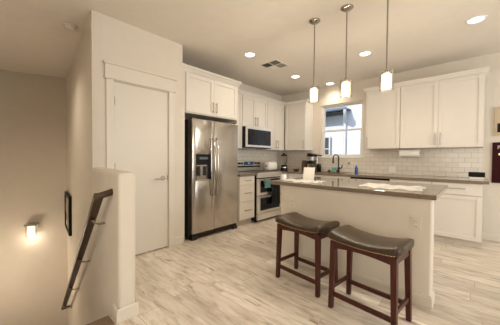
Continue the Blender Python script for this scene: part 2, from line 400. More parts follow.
# ------------------------------------------------------------------ window
wf = B(); f = .038; y0, y1 = YB+.045, YB+.105
def rect(b, x0, x1, z0, z1, f, y0, y1, bev=.003):
    b.box(x0, x0+f, y0, y1, z0, z1, bev); b.box(x1-f, x1, y0, y1, z0, z1, bev)
    b.box(x0+f, x1-f, y0, y1, z0, z0+f, bev); b.box(x0+f, x1-f, y0, y1, z1-f, z1, bev)
rect(wf, WX0+.001, WX1-.001, WZ0+.001, WZ1-.001, .032, YB+.03, YB+.11)
ZM = 1.79
win = struct('window_1', wf, 'vinyl')
lo = B(); rect(lo, WX0+.033, WX1-.033, WZ0+.033, ZM+.02, .034, YB+.04, YB+.068); lo.build('lower_sash', 'vinyl', win)
up_ = B(); rect(up_, WX0+.033, WX1-.033, ZM-.014, WZ1-.033, .026, YB+.072, YB+.10); up_.build('upper_sash', 'vinyl', win)
B().box(WX0+.064, WX1-.064, YB+.052, YB+.055, WZ0+.064, ZM-.01).build('pane', 'glass', win)
B().box(WX0+.056, WX1-.056, YB+.085, YB+.088, ZM+.01, WZ1-.056).build('pane', 'glass', win)
B().box(WX0-.022, WX1+.022, YB-.022, YB+.029, WZ0-.012, WZ0+.0005, .004).build('sill', 'trim', win)

# neighbouring house outside
hs = thing('neighbouring_house', (-2.5, 8.0, -3), 'pale stucco neighbouring house seen through the kitchen window', 'house')
B().box(-6.5, -3.12, 8.0, 11, -3, 2.75).build('wall', 'ext', hs)
B().box(-3.12, 1.5, 7.97, 11, -3, 4.2).build('side_wing', 'extw', hs)
g = B(); g.box(-6.5, -3.0, 7.50, 8.0, 2.74, 2.77); g.box(-6.5, -2.96, 7.40, 7.50, 2.68, 2.76, .02); g.box(-6.5, -3.16, 7.90, 8.0, 2.62, 2.69); g.build('gutter', 'gutter', hs)
B().tube([(-3.00, 7.45, 2.72), (-3.00, 7.46, 2.62), (-3.03, 7.55, 2.52), (-3.12, 7.80, 2.42), (-3.17, 7.91, 2.32), (-3.17, 7.92, -3)], .045, 12).build('downspout', 'extw', hs, smooth=True)
ow = B().box(-4.6, -3.70, 7.93, 7.995, .6, 1.90).build('window', 'extwin', hs)
rr = B(); rect(rr, -4.64, -3.66, .56, 1.94, .05, 7.90, 7.94)
for z in (1.05, 1.5): rr.box(-4.6, -3.70, 7.90, 7.93, z, z+.03)
rr.build('window_frame', 'vinyl', ow)

# ------------------------------------------------------------------ fridge surround cabinet
def crown(name, pts, z0, z1, label, closed=False):
    """sloped crown moulding following pts [(x,y)...], outward normals by side"""
    b = B()
    prof = [(0.0, 0), (.008, 0), (.012, .012), (.034, .045), (.046, .055), (.046, z1-z0), (0, z1-z0)]
    n = len(pts)
    dirs = [(Vector(pts[i+1])-Vector(pts[i])).normalized() for i in range(n-1)]
    nor = [Vector((d_.y, -d_.x)) for d_ in dirs]
    rings = []
    for i in range(n):
        if i == 0: m_ = nor[0]
        elif i == n-1: m_ = nor[-1]
        else:
            m_ = (nor[i-1]+nor[i]); m_ = m_/m_.dot(nor[i-1])
        rings.append([b.bm.verts.new((pts[i][0]+m_.x*o, pts[i][1]+m_.y*o, z0+z)) for o, z in prof])
    b.loft(rings)
    o = b.build(name, 'cab'); o['kind'] = 'structure'
    return o
FY0, FY1 = 1.900, 2.965                       # outer sides of the surround
fc = thing('fridge_cabinet', (XL+.3, (FY0+FY1)/2, 0), 'tall white cabinet surround with two doors above the refrigerator', 'cabinet')
b = B(); XF = -3.045
b.box(XL+.01, XF, 1.870, FY0+.02, .001, 2.43, .001); b.box(XL+.01, XF, FY1-.02, FY1, .001, 2.43, .001); b.build('side_panel', 'cab', fc)
b = B(); b.box(XL+.01, XF, FY0+.02, FY1-.02, 1.835, 2.43, .001); b.build('body', 'cab', fc)
mid = (1.93+2.925)/2
for (u0, u1, hu) in ((1.93, mid, mid-.035), (mid, 2.925, mid+.035)):
    dr = shaker(mapL, u0, u1, 1.85, 2.40, XF+.001, parent=fc)
    barpull(mapL, XF+.021, dr, u=hu, v0=1.885, v1=2.045)
crown('trim_5', [(XL+.02, 1.8695), (XF+.002, 1.8695), (XF+.002, FY1+.001), (XL+.05, FY1+.001)][::1], 2.415, 2.495, '')

# ------------------------------------------------------------------ refrigerator
fr = thing('refrigerator', (-3.3, 2.44, 0), 'stainless steel side-by-side refrigerator with water dispenser and bowed handles', 'refrigerator')
RY0, RY1 = 2.000, 2.900; RX = -2.968
B().box(XL+.03, RX-.066, RY0-.030, RY1-.01, .03, 1.745, .004).build('case', 'casegrey', fr)
ym = 2.395
def rdoor(y0, y1, cut=None):
    b = B(); z0, z1 = .095, 1.755
    if cut is None:
        b.box(RX-.068, RX, y0, y1, z0, z1, .012, 3)
    else:
        cy0, cy1, cz0, cz1 = cut
        b.box(RX-.068, RX-.055, y0, y1, z0, z1)
        b.box(RX-.056, RX, y0, cy0, z0, z1, .004); b.box(RX-.056, RX, cy1, y1, z0, z1, .004)
        b.box(RX-.056, RX-.0003, cy0-.004, cy1+.004, z0+.0005, cz0, .003); b.box(RX-.056, RX-.0003, cy0-.004, cy1+.004, cz1, z1-.0005, .003)
    return b
ld = rdoor(RY0, ym-.003, (2.055, 2.335, .855, 1.245)).build('freezer_door', 'steel', fr, smooth=True)
rd = rdoor(ym+.003, RY1).build('fridge_door', 'steel', fr, smooth=True)
dp = B(); dp.box(RX-.054, RX-.002, 2.056, 2.334, 1.09, 1.244, .004); dp.box(RX-.054, RX-.001, 2.056, 2.068, .856, 1.09); dp.box(RX-.054, RX-.001, 2.322, 2.334, .856, 1.09)
dp = dp.build('dispenser', 'black', ld)
b = B(); b.box(RX-.054, RX-.048, 2.068, 2.322, .87, 1.09); b.box(RX-.05, RX+.004, 2.066, 2.324, .855, .872, .003); b.build('dispenser_tray', 'steel', dp)
b = B(); b.box(RX-.047, RX-.03, 2.11, 2.16, .93, 1.07, .006); b.box(RX-.047, RX-.03, 2.22, 2.27, .93, 1.07, .006); b.build('paddle', 'dark', dp)
b = B(); b.box(RX-.002, RX-.0005, 2.12, 2.27, 1.17, 1.205); b.build('display', mat('grey_display', (.12, .14, .16), .2), dp)
for yy, dd in ((ym-.030, ld), (ym+.032, rd)):
    b = B(); pts = [(RX-.001, yy, .62)]
    for i in range(13):
        t_ = i/12; pts.append((RX+.030+.026*math.sin(PI*t_), yy, .625+t_*.86))
    pts.append((RX-.001, yy, 1.49)); b.tube(pts, .0135, 12).build('handle', 'chrome', dd, smooth=True)
b = B(); b.box(RX-.075, RX-.028, RY0+.005, RY1-.005, .022, .088, .005); b.build('grille', 'casegrey', fr)
for yy in (RY0+.045, RY1-.045):
    B().box(RX-.06, RX-.008, yy-.045, yy+.045, .0, .058, .008).build('foot', 'dark', fr)
for yy in (RY0+.05, RY1-.05): B().box(RX-.12, RX-.03, yy-.04, yy+.04, 1.7455, 1.768, .006).build('hinge_cover', 'casegrey', fr)
B().box(RX+.0002, RX+.0016, 2.78, 2.85, 1.665, 1.678, .0005).build('badge', 'chrome', rd)

# ------------------------------------------------------------------ left wall: drawers, counter, range
XD = -3.02                                   # base carcass front
def toe(b, mp, u0, u1, wface, depth=.06): pass
dc = thing('drawer_cabinet', (-3.3, 3.16, 0), 'white three-drawer base cabinet between refrigerator and range', 'cabinet')
b = B(); b.box(XL+.01, XD, 2.968, 3.362, .10, .872, .001); b.build('body', 'cab', dc)
B().box(XL+.01, XD-.06, 2.968, 3.362, .001, .10).build('toe_kick', 'kick', dc)
for z0, z1, zh in ((.722, .868, .80), (.420, .719, .575), (.108, .417, .272)):
    dr = slabfront(mapL, 2.972, 3.358, z0, z1, XD+.001, parent=dc)
    barpull(mapL, XD+.021, dr, v=zh, u0=3.09, u1=3.25)
tag(B().box(XL+.0095, XD+.045, 2.967, 3.360, .8735, .913, .003).build('countertop', 'top', at=(-3.3, 3.16, .8735)), 'short taupe countertop piece over the three-drawer cabinet', 'countertop')

rg = thing('range', (-3.3, 3.75, 0), 'stainless steel double-oven range with black glass doors', 'range')
GY0, GY1, GX = 3.380, 4.128, -2.945
B().box(XL+.02, GX-.0285, GY0-.004, GY1, .03, .905, .002).build('body', 'black', rg)
b = B(); b.box(XL+.10, GX+.012, GY0, GY1, .9055, .920, .004); b.build('cooktop', 'steel_light', rg)
b = B(); b.box(XL+.14, GX-.06, GY0+.03, GY1-.03, .9202, .9245); ct = b.build('cooktop_glass', 'black', rg)
for cx, cy, cr in ((-3.36, 3.55, .08), (-3.36, 3.94, .095), (-3.14, 3.56, .10), (-3.14, 3.95, .08)):
    B().lathe((cx, cy, .9247), [(cr-.004, 0), (cr, .0004), (cr, .0006), (cr-.004, .0006)], 32, False).build('burner_ring', 'matgrey', ct)
b = B(); b.box(GX-.03, GX+.010, GY0, GY1, .825, .905, .004); b.build('front_panel', 'steel_light', rg)
bg = B().box(XL+.02, XL+.085, GY0+.01, 4.134, .9225, 1.130, .010).build('backguard', 'steel_light', rg)
B().box(XL+.086, XL+.094, GY0+.012, 4.132, 1.000, 1.030, .002).build('vent_strip', 'black', bg)
B().box(XL+.086, XL+.090, 3.62, 3.92, 1.048, 1.115, .001).build('display', mat('blue_display', (.05, .09, .17), .15), bg)
b = B(); b.box(XL+.0902, XL+.0906, 3.74, 3.80, 1.075, 1.095); b.build('digits', 'lcd', bg)
for yy in (3.43, 3.49, 3.56, 3.97, 4.04, 4.10):
    B().cyl((XL+.086, yy, 1.082), (XL+.112, yy, 1.082), .021, .019, 18).build('knob', 'dark', bg, smooth=True)
def ovendoor(z0, z1, name):
    b = B(); f = .05
    b.box(GX-.028, GX+.012, GY0+.004, GY1-.004, z0, z0+f, .003); b.box(GX-.028, GX+.012, GY0+.004, GY1-.004, z1-.035, z1, .003)
    b.box(GX-.028, GX+.012, GY0+.004, GY0+.07, z0+f, z1-.035, .003); b.box(GX-.028, GX+.012, GY1-.07, GY1-.004, z0+f, z1-.035, .003)
    o = b.build(name, 'steel_light', rg)
    B().box(GX-.02, GX+.008, GY0+.069, GY1-.069, z0+f-.001, z1-.034).build('window', 'black', o)
    b = B(); zz = z1-.02
    b.cyl((GX+.052, GY0+.04, zz), (GX+.052, GY1-.04, zz), .011, n=14)
    for q in (GY0+.07, GY1-.07): b.cyl((GX+.010, q, zz), (GX+.052, q, zz), .009, n=10)
    b.build('handle', 'chrome', o, smooth=True)
    return o
ovendoor(.500, .805, 'upper_oven_door'); ovendoor(.165, .490, 'lower_oven_door')
B().box(GX-.028, GX+.008, GY0+.004, GY1-.004, .045, .157, .004).build('bottom_drawer', 'steel_light', rg)
B().box(GX-.09, GX-.05, GY0+.01, GY1-.01, .001, .03).build('base', 'dark', rg)

# towels on the upper handle
def hang(name, y0, y1, zt, zf, zb, m, label, cat, ph=0, group=None):
    b = B(); xc = GX+.052; r = .0155
    def fn(u, v):
        y = y0+(y1-y0)*u
        if v < .1: x, z = xc-r, zb+(zt-zb)*(v/.1)
        elif v < .3:
            a = PI*(v-.1)/.2; x, z = xc-r*math.cos(a), zt+r*math.sin(a)
        else:
            t_ = (v-.3)/.7; x, z = xc+r+.006*t_*(1+math.sin(u*14+ph)), zt-(zt-zf)*t_
            y = y + .01*t_*math.sin(u*5+ph)
        return (x, y, z)
    b.grid(fn, 18, 20, .003)
    return tag(b.build(name, m, at=(xc, (y0+y1)/2, zf), smooth='all'), label, cat, group)
hang('dish_towel', 3.50, 3.67, .785, .640, .70, 'teal', 'small teal cloth folded over the upper oven handle', 'towel')
hang('dish_towel', 3.70, 3.98, .785, .29, .62, 'blackcloth', 'long black towel hanging from the upper oven handle', 'towel', 2)

# microwave
mw = thing('microwave', (-3.43, 3.724, 1.39), 'stainless over-the-range microwave with black glass door', 'microwave')
MX = -3.195; MY0, MY1 = 3.348, 4.100
B().box(XL+.01, MX-.035, MY0, MY1, 1.392, 1.798, .003).build('body', 'black', mw)
b = B(); b.box(MX-.035, MX, MY0, MY1, 1.405, 1.445, .003); b.box(MX-.035, MX, MY0, MY1, 1.750, 1.798, .003); b.box(MX-.035, MX, MY0, MY0+.028, 1.445, 1.750, .002); b.box(MX-.035, MX, MY1-.018, MY1, 1.445, 1.750, .002)
md = b.build('door', 'steel_light', mw)
B().box(MX-.03, MX-.003, MY0+.027, MY1-.017, 1.444, 1.751).build('window', 'black', md)
B().box(MX-.0028, MX-.001, MY1-.20, MY1-.05, 1.455, 1.705).build('control_panel', 'dark', md)
b = B(); b.box(MX-.034, MX-.005, MY0+.003, MY1-.003, 1.386, 1.403, .002); b.build('vent_strip', 'black', mw)

# upper cabinets, left wall
XU = -3.328
def upper(name, mp, u0, u1, v0, v1, back, w, doors, label, group=None):
    """doors: list of (u0,u1,handle_u or None, hv0, hv1)"""
    p, q = mp(u0, back, v0), mp(u1, w, v1)
    o = thing(name, ((p[0]+q[0])/2, (p[1]+q[1])/2, v0), label, 'cabinet', group)
    b = B(); bx(b, mp, u0, u1, back, w, v0, v1, .001); b.build('body', 'cab', o)
    for (a, c, hu, h0, h1) in doors:
        dr = shaker(mp, a, c, v0+.004, v1-.030, w+.001, parent=o)
        if hu is not None: barpull(mp, w+.021, dr, u=hu, v0=h0, v1=h1, r=.007)
    return o
ZU0, ZU1 = 1.372, 2.43
upper('wall_cabinet', mapL, 2.967, 3.344, ZU0, ZU1, XL+.002, XU, [(3.005, 3.34, 3.03, 1.41, 1.57)], 'narrow white wall cabinet between refrigerator surround and microwave')
upper('wall_cabinet', mapL, 3.346, 4.102, 1.80, ZU1, XL+.002, XU, [(3.35, 3.724, 3.69, 1.84, 2.01), (3.724, 4.098, 3.76, 1.84, 2.01)], 'white two-door wall cabinet directly above the microwave')
upper('wall_cabinet', mapL, 4.104, 4.742, ZU0, ZU1, XL+.002, XU, [(4.108, 4.43, 4.395, 1.41, 1.585), (4.43, 4.722, 4.465, 1.41, 1.585)], 'white wall cabinet right of the microwave, in the corner')
YU = 4.765                                     # carcass front of back wall uppers
upper('wall_cabinet', mapB, XU+.022, -2.762, ZU0, ZU1, -(YB-.002), -YU, [(XU+.026, -2.766, -2.80, 1.41, 1.585)], 'white single-door wall cabinet left of the window')
upper('wall_cabinet', mapB, -1.520, -.972, ZU0, ZU1, -(YB-.002), -YU, [(-1.516, -.974, -1.485, 1.41, 1.585)], 'white wall cabinet right beside the window, handle at lower left')
upper('wall_cabinet', mapB, -.970, .052, ZU0, ZU1, -(YB-.002), -YU, [(-.968, -.461, -.495, 1.41, 1.60), (-.461, .048, -.428, 1.41, 1.60)], 'wide white two-door wall cabinet above the black clock')
crown('trim_6', [(XU+.002, FY1+.002), (XU+.002, YU-.002), (-2.761, YU-.002), (-2.761, YB-.003)], 2.405, 2.48, '')
crown('trim_7', [(-1.521, YB-.003), (-1.521, YU-.002), (.053, YU-.002), (.053, YB-.003)], 2.405, 2.48, '')

# ------------------------------------------------------------------ back base cabinets, counters
YD = 4.455
bcx = thing('corner_base_cabinet', (-3.3, 4.6, 0), 'white blind corner base cabinet right of the range', 'cabinet')
b = B(); b.box(XL+.01, XD, 4.136, YD, .10, .872); b.box(XL+.01, -2.60, YD, YB-.01, .10, .872, .001); b.build('body', 'cab', bcx)
b = B(); b.box(XL+.01, XD-.06, 4.136, YD, .001, .10); b.box(XL+.01, -2.60, YD+.05, YB-.01, .001, .10); b.build('toe_kick', 'kick', bcx)
dr = shaker(mapL, 4.15, 4.42, .108, .868, XD+.001, parent=bcx); barpull(mapL, XD+.021, dr, u=4.185, v0=.66, v1=.82)
dr = shaker(mapB, -2.98, -2.604, .108, .868, -YD+.001, parent=bcx); barpull(mapB, -YD+.021, dr, u=-2.64, v0=.66, v1=.82)
def basecab(u0, u1, label, split=.705, ndoors=2, name='base_cabinet'):
    o = thing(name, ((u0+u1)/2, 4.75, 0), label, 'cabinet')
    b = B(); b.box(u0, u1, YD, YB-.01, .10, .872 if ndoors == 1 else .685, .001)
    if ndoors == 2: b.box(u0, u1, YD, YD+.03, .686, .872)
    b.build('body', 'cab', o)
    B().box(u0, u1, YD+.035, YB-.01, .001, .10).build('toe_kick', 'kick', o)
    dr = slabfront(mapB, u0+.003, u1-.003, split, .868, -YD+.001, parent=o)
    c = (u0+u1)/2; barpull(mapB, -YD+.021, dr, v=.797, u0=c-.10, u1=c+.10)
    if ndoors == 2:
        a = shaker(mapB, u0+.003, c, .098, split-.003, -YD+.001, parent=o); barpull(mapB, -YD+.021, a, u=c-.035, v0=.52, v1=.66)
        a = shaker(mapB, c, u1-.003, .098, split-.003, -YD+.001, parent=o); barpull(mapB, -YD+.021, a, u=c+.035, v0=.52, v1=.66)
    else:
        shaker(mapB, u0+.003, u1-.003, .098, split-.003, -YD+.001, parent=o)
    return o
basecab(-2.598, -1.668, 'white sink base cabinet below the window')
basecab(-1.044, -.492, 'white base cabinet with one drawer beside the dishwasher', ndoors=1)
basecab(-.490, .055, 'white base cabinet at the right end of the back counter', ndoors=1)
dw = thing('dishwasher', (-1.356, 4.75, 0), 'white dishwasher with dark control strip under the back counter', 'dishwasher')
B().box(-1.664, -1.048, YD, YB-.01, .10, .870).build('body', 'dark', dw)
B().box(-1.66, -1.052, YD-.024, YD-.001, .11, .838, .003).build('door', 'cab', dw)
B().box(-1.66, -1.052, YD-.026, YD-.001, .841, .869, .003).build('control_strip', 'black', dw)
B().box(-1.66, -1.052, YD+.035, YB-.02, .001, .10).build('toe_kick', 'dark', dw)
# L shaped back counter with sink cut-out
SX0, SX1, SY0, SY1 = -2.42, -1.82, 4.50, 4.85
b = B(); z0, z1 = .8735, .913; ZT = z1
b.box(XL+.0095, XD+.045, 4.136, YD-.045, z0, z1); b.box(XL+.0095, SX0, YD-.045, YB-.0095, z0, z1); b.box(SX0, SX1, YD-.045, SY0, z0, z1); b.box(SX0, SX1, SY1, YB-.0095, z0, z1); b.box(SX1, .112, YD-.045, YB-.0095, z0, z1)
bmesh.ops.remove_doubles(b.bm, verts=b.bm.verts[:], dist=1e-4)
tag(b.build('countertop', 'top', at=(-1.7, 4.74, z0)), 'long taupe countertop along the back wall under the window', 'countertop')
b = B(); b.box(SX0-.01, SX0, SY0-.01, SY1+.01, .70, .8725); b.box(SX1, SX1+.01, SY0-.01, SY1+.01, .70, .8725); b.box(SX0, SX1, SY0-.01, SY0, .70, .8725); b.box(SX0, SX1, SY1, SY1+.01, .70, .8725); b.box(SX0-.01, SX1+.01, SY0-.01, SY1+.01, .69, .70)
tag(b.build('sink', 'steel', at=(-2.12, 4.675, .69)), 'undermount stainless sink behind the island, below the window', 'sink')

# ------------------------------------------------------------------ island
isl = thing('island', (-1.0, 2.95, 0), 'cream kitchen island base with panel front behind the stools', 'island')
IX0, IX1, IY = -1.735, -.258, 2.414
b = B().box(IX0, IX1, IY, IY+.13, .001, .872, .018, 4, 'z'); b.build('panel', 'wall', isl, smooth=True)
b = B()
for t_, zz in ((.012, .085), (.007, .10)): b.box(IX0-t_, IX1+t_, IY-t_, IY+.13+t_, .001, zz, .003)
b.build('base_moulding', 'trim', isl)
B().box(IX0+.02, -.44, IY+.132, 3.36, .10, .872, .001).build('body', 'cab', isl)
B().box(IX0+.02, -.44, IY+.145, 3.30, .001, .10).build('toe_kick', 'kick', isl)
mapK = lambda u, w_, v: (u, w_, v)
for i in range(3):
    u0 = IX0+.024+i*.423; a = shaker(mapK, u0, u0+.42, .108, .70, 3.361, parent=isl); slabfront(mapK, u0, u0+.42, .703, .868, 3.361, parent=isl)
tag(B().box(-1.897, -.233, 2.395, 3.44, .8735, .914, .004).build('island_countertop', 'top', at=(-1.06, 2.92, .8735)), 'glossy taupe stone top of the kitchen island', 'countertop')
def outlet(name, c, mp, label, plug=False, kind='duplex', wd=.072, ht=.116):
    u, w_, v = c
    p = mp(u, w_, v); o = thing(name, p, label, 'outlet')
    b = B(); bx(b, mp, u-wd/2, u+wd/2, w_, w_+.006, v-ht/2, v+ht/2, .002); pl = b.build('cover_plate', 'whitepl' if kind == 'switch' else 'outlet', o)
    if kind == 'duplex':
        for dz in (-.021, .021):
            b = B(); bx(b, mp, u-.017, u+.017, w_+.006, w_+.0085, v+dz-.0145, v+dz+.0145, .002); s_ = b.build('socket', 'outlet', o)
            b = B()
            for du in (-.007, .007): bx(b, mp, u+du-.0012, u+du+.0012, w_+.0085, w_+.009, v+dz-.004, v+dz+.006)
            b.build('slots', 'dark', s_)
        if plug:
            b = B(); bx(b, mp, u-.022, u+.022, w_+.009, w_+.035, v+.004, v+.05, .006); tag(b.build('air_freshener', 'whitepl', at=mp(u, w_+.009, v+.004)), 'white plug-in device in the outlet on the island right end', 'plug-in device')
    else:
        for du in ((-.023, .023) if wd > .1 else (0,)):
            b = B(); bx(b, mp, u+du-.016, u+du+.016, w_+.006, w_+.010, v-.033, v+.033, .002); b.build('switch', 'whitepl', o)
    return o
outlet('wall_outlet', (-.366, -(IY-.0005), .663), mapB, 'white outlet plate on the island panel, right of the stools', kind='duplex')
outlet('wall_outlet', (-1.566, -(IY-.0005), .677), mapB, 'white outlet plate on the island panel near its left end')
outlet('wall_switch', (-1.147, -(YB-.0095), 1.005), mapB, 'wide white switch plate on the backsplash below the paper towels', kind='switch', wd=.12, ht=.12)
hk = thing('wall_hook', (-1.935, YB-.0095, 1.10), 'tiny metal hook on the backsplash right of the faucet', 'hook')
B().cyl((-1.935, YB-.0095, 1.10), (-1.935, YB-.018, 1.10), .018, n=14).build('plate', 'nickel', hk, smooth=True)
B().tube([(-1.935, YB-.018, 1.10), (-1.935, YB-.05, 1.095), (-1.935, YB-.055, 1.115)], .006, 8).build('prong', 'nickel', hk, smooth=True)
outlet('wall_outlet', (4.36, XL+.0095, 1.13), mapL, 'white outlet plate on the left backsplash above the toaster', wd=.13)

# ------------------------------------------------------------------ stools
def make_stool():
    r = thing('bar_stool', (0, 0, 0), '', 'stool')
    W, Dp = .485, .315; CW, CD = .505, .352
    sad = lambda u: .040*(2*u-1)**2          # rise towards both ends
    # cushion: closed loft along its length
    b = B(); rings = []; n = 24
    for i in range(n+1):
        u = i/n; x = (u-.5)*CW
        e = min(u, 1-u)*CW; rd = .022
        k = 1.0 if e > rd else math.sqrt(max(0, 1-(1-e/rd)**2))*.35+.65
        zt = .578+sad(u)+.010*k; zb = .534+sad(u)*.35
        hd = CD/2*(.93+.07*k)
        ring = []
        m_ = 20
        for j in range(m_):
            a = 2*PI*j/m_; ca, sa = math.cos(a), math.sin(a)
            y = hd*math.copysign(abs(ca)**.35, ca)
            hz = (zt-zb)/2*(.7+.3*k); z = (zt+zb)/2 + hz*math.copysign(abs(sa)**.5, sa)
            if sa > 0: z -= .010*(abs(y)/hd)**4
            ring.append(b.bm.verts.new((x, y, z)))
        rings.append(ring)
    b.loft(rings); cu = b.build('cushion', 'leather', r, smooth='all')
    b = B()
    for sy in (-1, 1):
        for i in range(30):
            u = (i+.5)/30; b.lathe(((u-.5)*(CW-.03), sy*(CD/2-.003), .5465+sad(u)*.35), [(.0005, -.005), (.0048, -.003), (.0048, .003), (.0005, .005)], 6)
    for sx in (-1, 1):
        for i in range(18):
            b.lathe((sx*(CW/2-.006), (i/17-.5)*(CD-.04), .5465+.014), [(.0005, -.005), (.0048, -.003), (.0048, .003), (.0005, .005)], 6)
    b.build('nail_trim', 'brass', cu)
    # legs, slightly splayed, square and tapered
    lx, ly = W/2-.022, Dp/2-.022
    for sx in (-1, 1):
        for sy in (-1, 1):
            tx, ty = sx*lx, sy*ly; bx_, by_ = sx*(lx+.012), sy*(ly+.012)
            q = lambda cx, cy, z, h_: [(cx-h_, cy-h_, z), (cx+h_, cy-h_, z), (cx+h_, cy+h_, z), (cx-h_, cy+h_, z)]
            B().hexa(q(bx_, by_, 0, .0165)+q(tx, ty, .542, .0205), .003).build('leg', 'cherry', r)
    # aprons with arched lower edge
    for sy in (-1, 1):
        b = B(); n = 16; rings = []
        for i in range(n+1):
            u = i/n; x = (u-.5)*(2*lx-.034)
            zt = .541+sad(u)*.33; zb = .487+.016*math.sin(PI*u); y0 = sy*(ly-.004); y1 = sy*(ly+.014)
            rings.append([b.bm.verts.new(p) for p in ((x, y0, zb), (x, y1, zb), (x, y1, zt), (x, y0, zt))])
        b.loft(rings).build('apron', 'cherry', r)
    for sx in (-1, 1):
        B().box(sx*(lx-.004), sx*(lx+.014), -ly+.017, ly-.017, .492, .550, .001).build('apron', 'cherry', r)
    for sy in (-1, 1):
        k = .012*(1-.12/.54); B().box(-lx-k+.016, lx+k-.016, sy*(ly+k)-.010, sy*(ly+k)+.010, .100, .135, .003).build('stretcher', 'cherry', r)
    for sx in (-1, 1):
        k = .012*(1-.17/.54); B().box(sx*(lx+k)-.009, sx*(lx+k)+.009, -ly-k+.016, ly+k-.016, .150, .183, .003).build('stretcher', 'cherry', r)
    return r
s1 = make_stool(); s2 = copy_tree(s1)
s1.location = (-1.211, 2.115, 0); s1.rotation_euler = (0, 0, math.radians(-6))
s2.location = (-.602, 2.005, 0); s2.rotation_euler = (0, 0, math.radians(-6))
tag(s1, 'dark cherry saddle stool with olive-brown leather seat, farther left nearer the range', group='saddle stools at the island')
tag(s2, 'dark cherry saddle stool with olive-brown leather seat, nearest the camera on the right', group='saddle stools at the island')

# ------------------------------------------------------------------ pendants
PL = ['left one of three pendant lights, farthest from the camera, hanging over the island', 'middle one of three clear-glass pendant lights over the island', 'right one of three pendant lights over the island, biggest in view']
pend = None
for i, x in enumerate((-1.372, -1.010, -.634)):
    if i == 0:
        pend = thing('pendant_light', (x, 2.53, 1.82), PL[0], 'pendant light', 'pendant lights over the island')
        z0 = 1.82; c = (x, 2.53, z0)
        B().lathe(c, [(.062, ZC-z0-.001), (.062, ZC-z0-.012), (.045, ZC-z0-.026), (.012, ZC-z0-.032)][::-1], 28).build('canopy', 'chrome', pend, smooth=True)
        B().lathe(c, [(.0075, .205), (.0075, ZC-z0-.031)], 10).build('rod', 'nickel', pend, smooth=True)
        B().lathe(c, [(.024, .168), (.026, .172), (.026, .190), (.010, .205)], 20).build('socket_cap', 'chrome', pend, smooth=True)
        B().lathe(c, [(.057, .010), (.060, .012), (.060, .182), (.050, .188), (.0262, .190)], 28, False).build('outer_shade', 'shade', pend, smooth=True)
        B().lathe(c, [(.026, .024), (.040, .032), (.042, .150), (.024, .1675)], 24).build('inner_shade', 'lamp', pend, smooth=True)
        light('pendant_glow', 'POINT', (0, 0, -.05), 12, WARM, parent=pend, shadow_soft_size=.05)
    else:
        q = copy_tree(pend); q.location.x = x; q['label'] = PL[i]

# ------------------------------------------------------------------ recessed lights and unseen fill spots
DL = [(-2.53, 2.706, 'recessed ceiling light nearest the refrigerator'), (-2.562, 4.011, 'recessed ceiling light right of the ceiling vent, above the range aisle'), (-1.247, 3.813, 'recessed ceiling light between the middle and right pendants'),
      (-2.27, 4.86, 'small far recessed ceiling light close to the kitchen window wall'), (-.045, 3.703, 'recessed ceiling light at the right, biggest in view')]
base = None
hidden = [(1.6, 3.6), (1.6, 1.2), (1.6, -1.2), (-.3, -1.2), (-.3, -2.9), (1.6, -2.9), (3.2, 0), (-.9, .9)]
for i, (x, y, lab) in enumerate(DL + [(hx, hy, None) for hx, hy in hidden]):
    if i == 0:
        base = thing('recessed_light', (x, y, ZC), lab, 'ceiling light', 'recessed lights in the ceiling')
        c = (x, y, ZC)
        B().lathe(c, [(.066, -.003), (.070, -.009), (.088, -.006), (.090, -.0005), (.066, -.0005)], 32, False).build('trim_ring', 'whitepl', base, smooth=True)
        B().lathe(c, [(.001, -.0045), (.066, -.0045), (.066, -.001), (.001, -.001)], 32).build('lens', 'down', base)
        light('downlight_glow', 'SPOT', (0, 0, -.02), 27, WARM, parent=base, spot_size=math.radians(150), spot_blend=1.0, shadow_soft_size=.07)
    elif lab:
        q = copy_tree(base); q.location = (x, y, ZC); q['label'] = lab
    else:
        light('unseen_fill_spot', 'SPOT', (x, y, ZC-.02), 22, WARM, spot_size=math.radians(150), spot_blend=1.0, shadow_soft_size=.07)  # spots without fixtures, added out of view to even out the room light

# ceiling vent: four louvre quadrants
vt = thing('ceiling_vent', (-2.50, 3.22, ZC), 'square white ceiling register with louvres in four directions', 'vent')
vx, vy, s_ = -2.515, 3.285, .160
b = B(); rect_h = .006
for (a0, a1, c0, c1) in ((vx-s_-.02, vx+s_+.02, vy-s_-.02, vy-s_), (vx-s_-.02, vx+s_+.02, vy+s_, vy+s_+.02), (vx-s_-.02, vx-s_, vy-s_, vy+s_), (vx+s_, vx+s_+.02, vy-s_, vy+s_), (vx-.006, vx+.006, vy-s_, vy+s_), (vx-s_, vx+s_, vy-.006, vy+.006)):
    b.box(a0, a1, c0, c1, ZC-.008, ZC-.0005)
b.build('frame', 'ceil', vt)
B().box(vx-s_, vx+s_, vy-s_, vy+s_, ZC-.0018, ZC-.0006).build('backing', 'dark', vt)
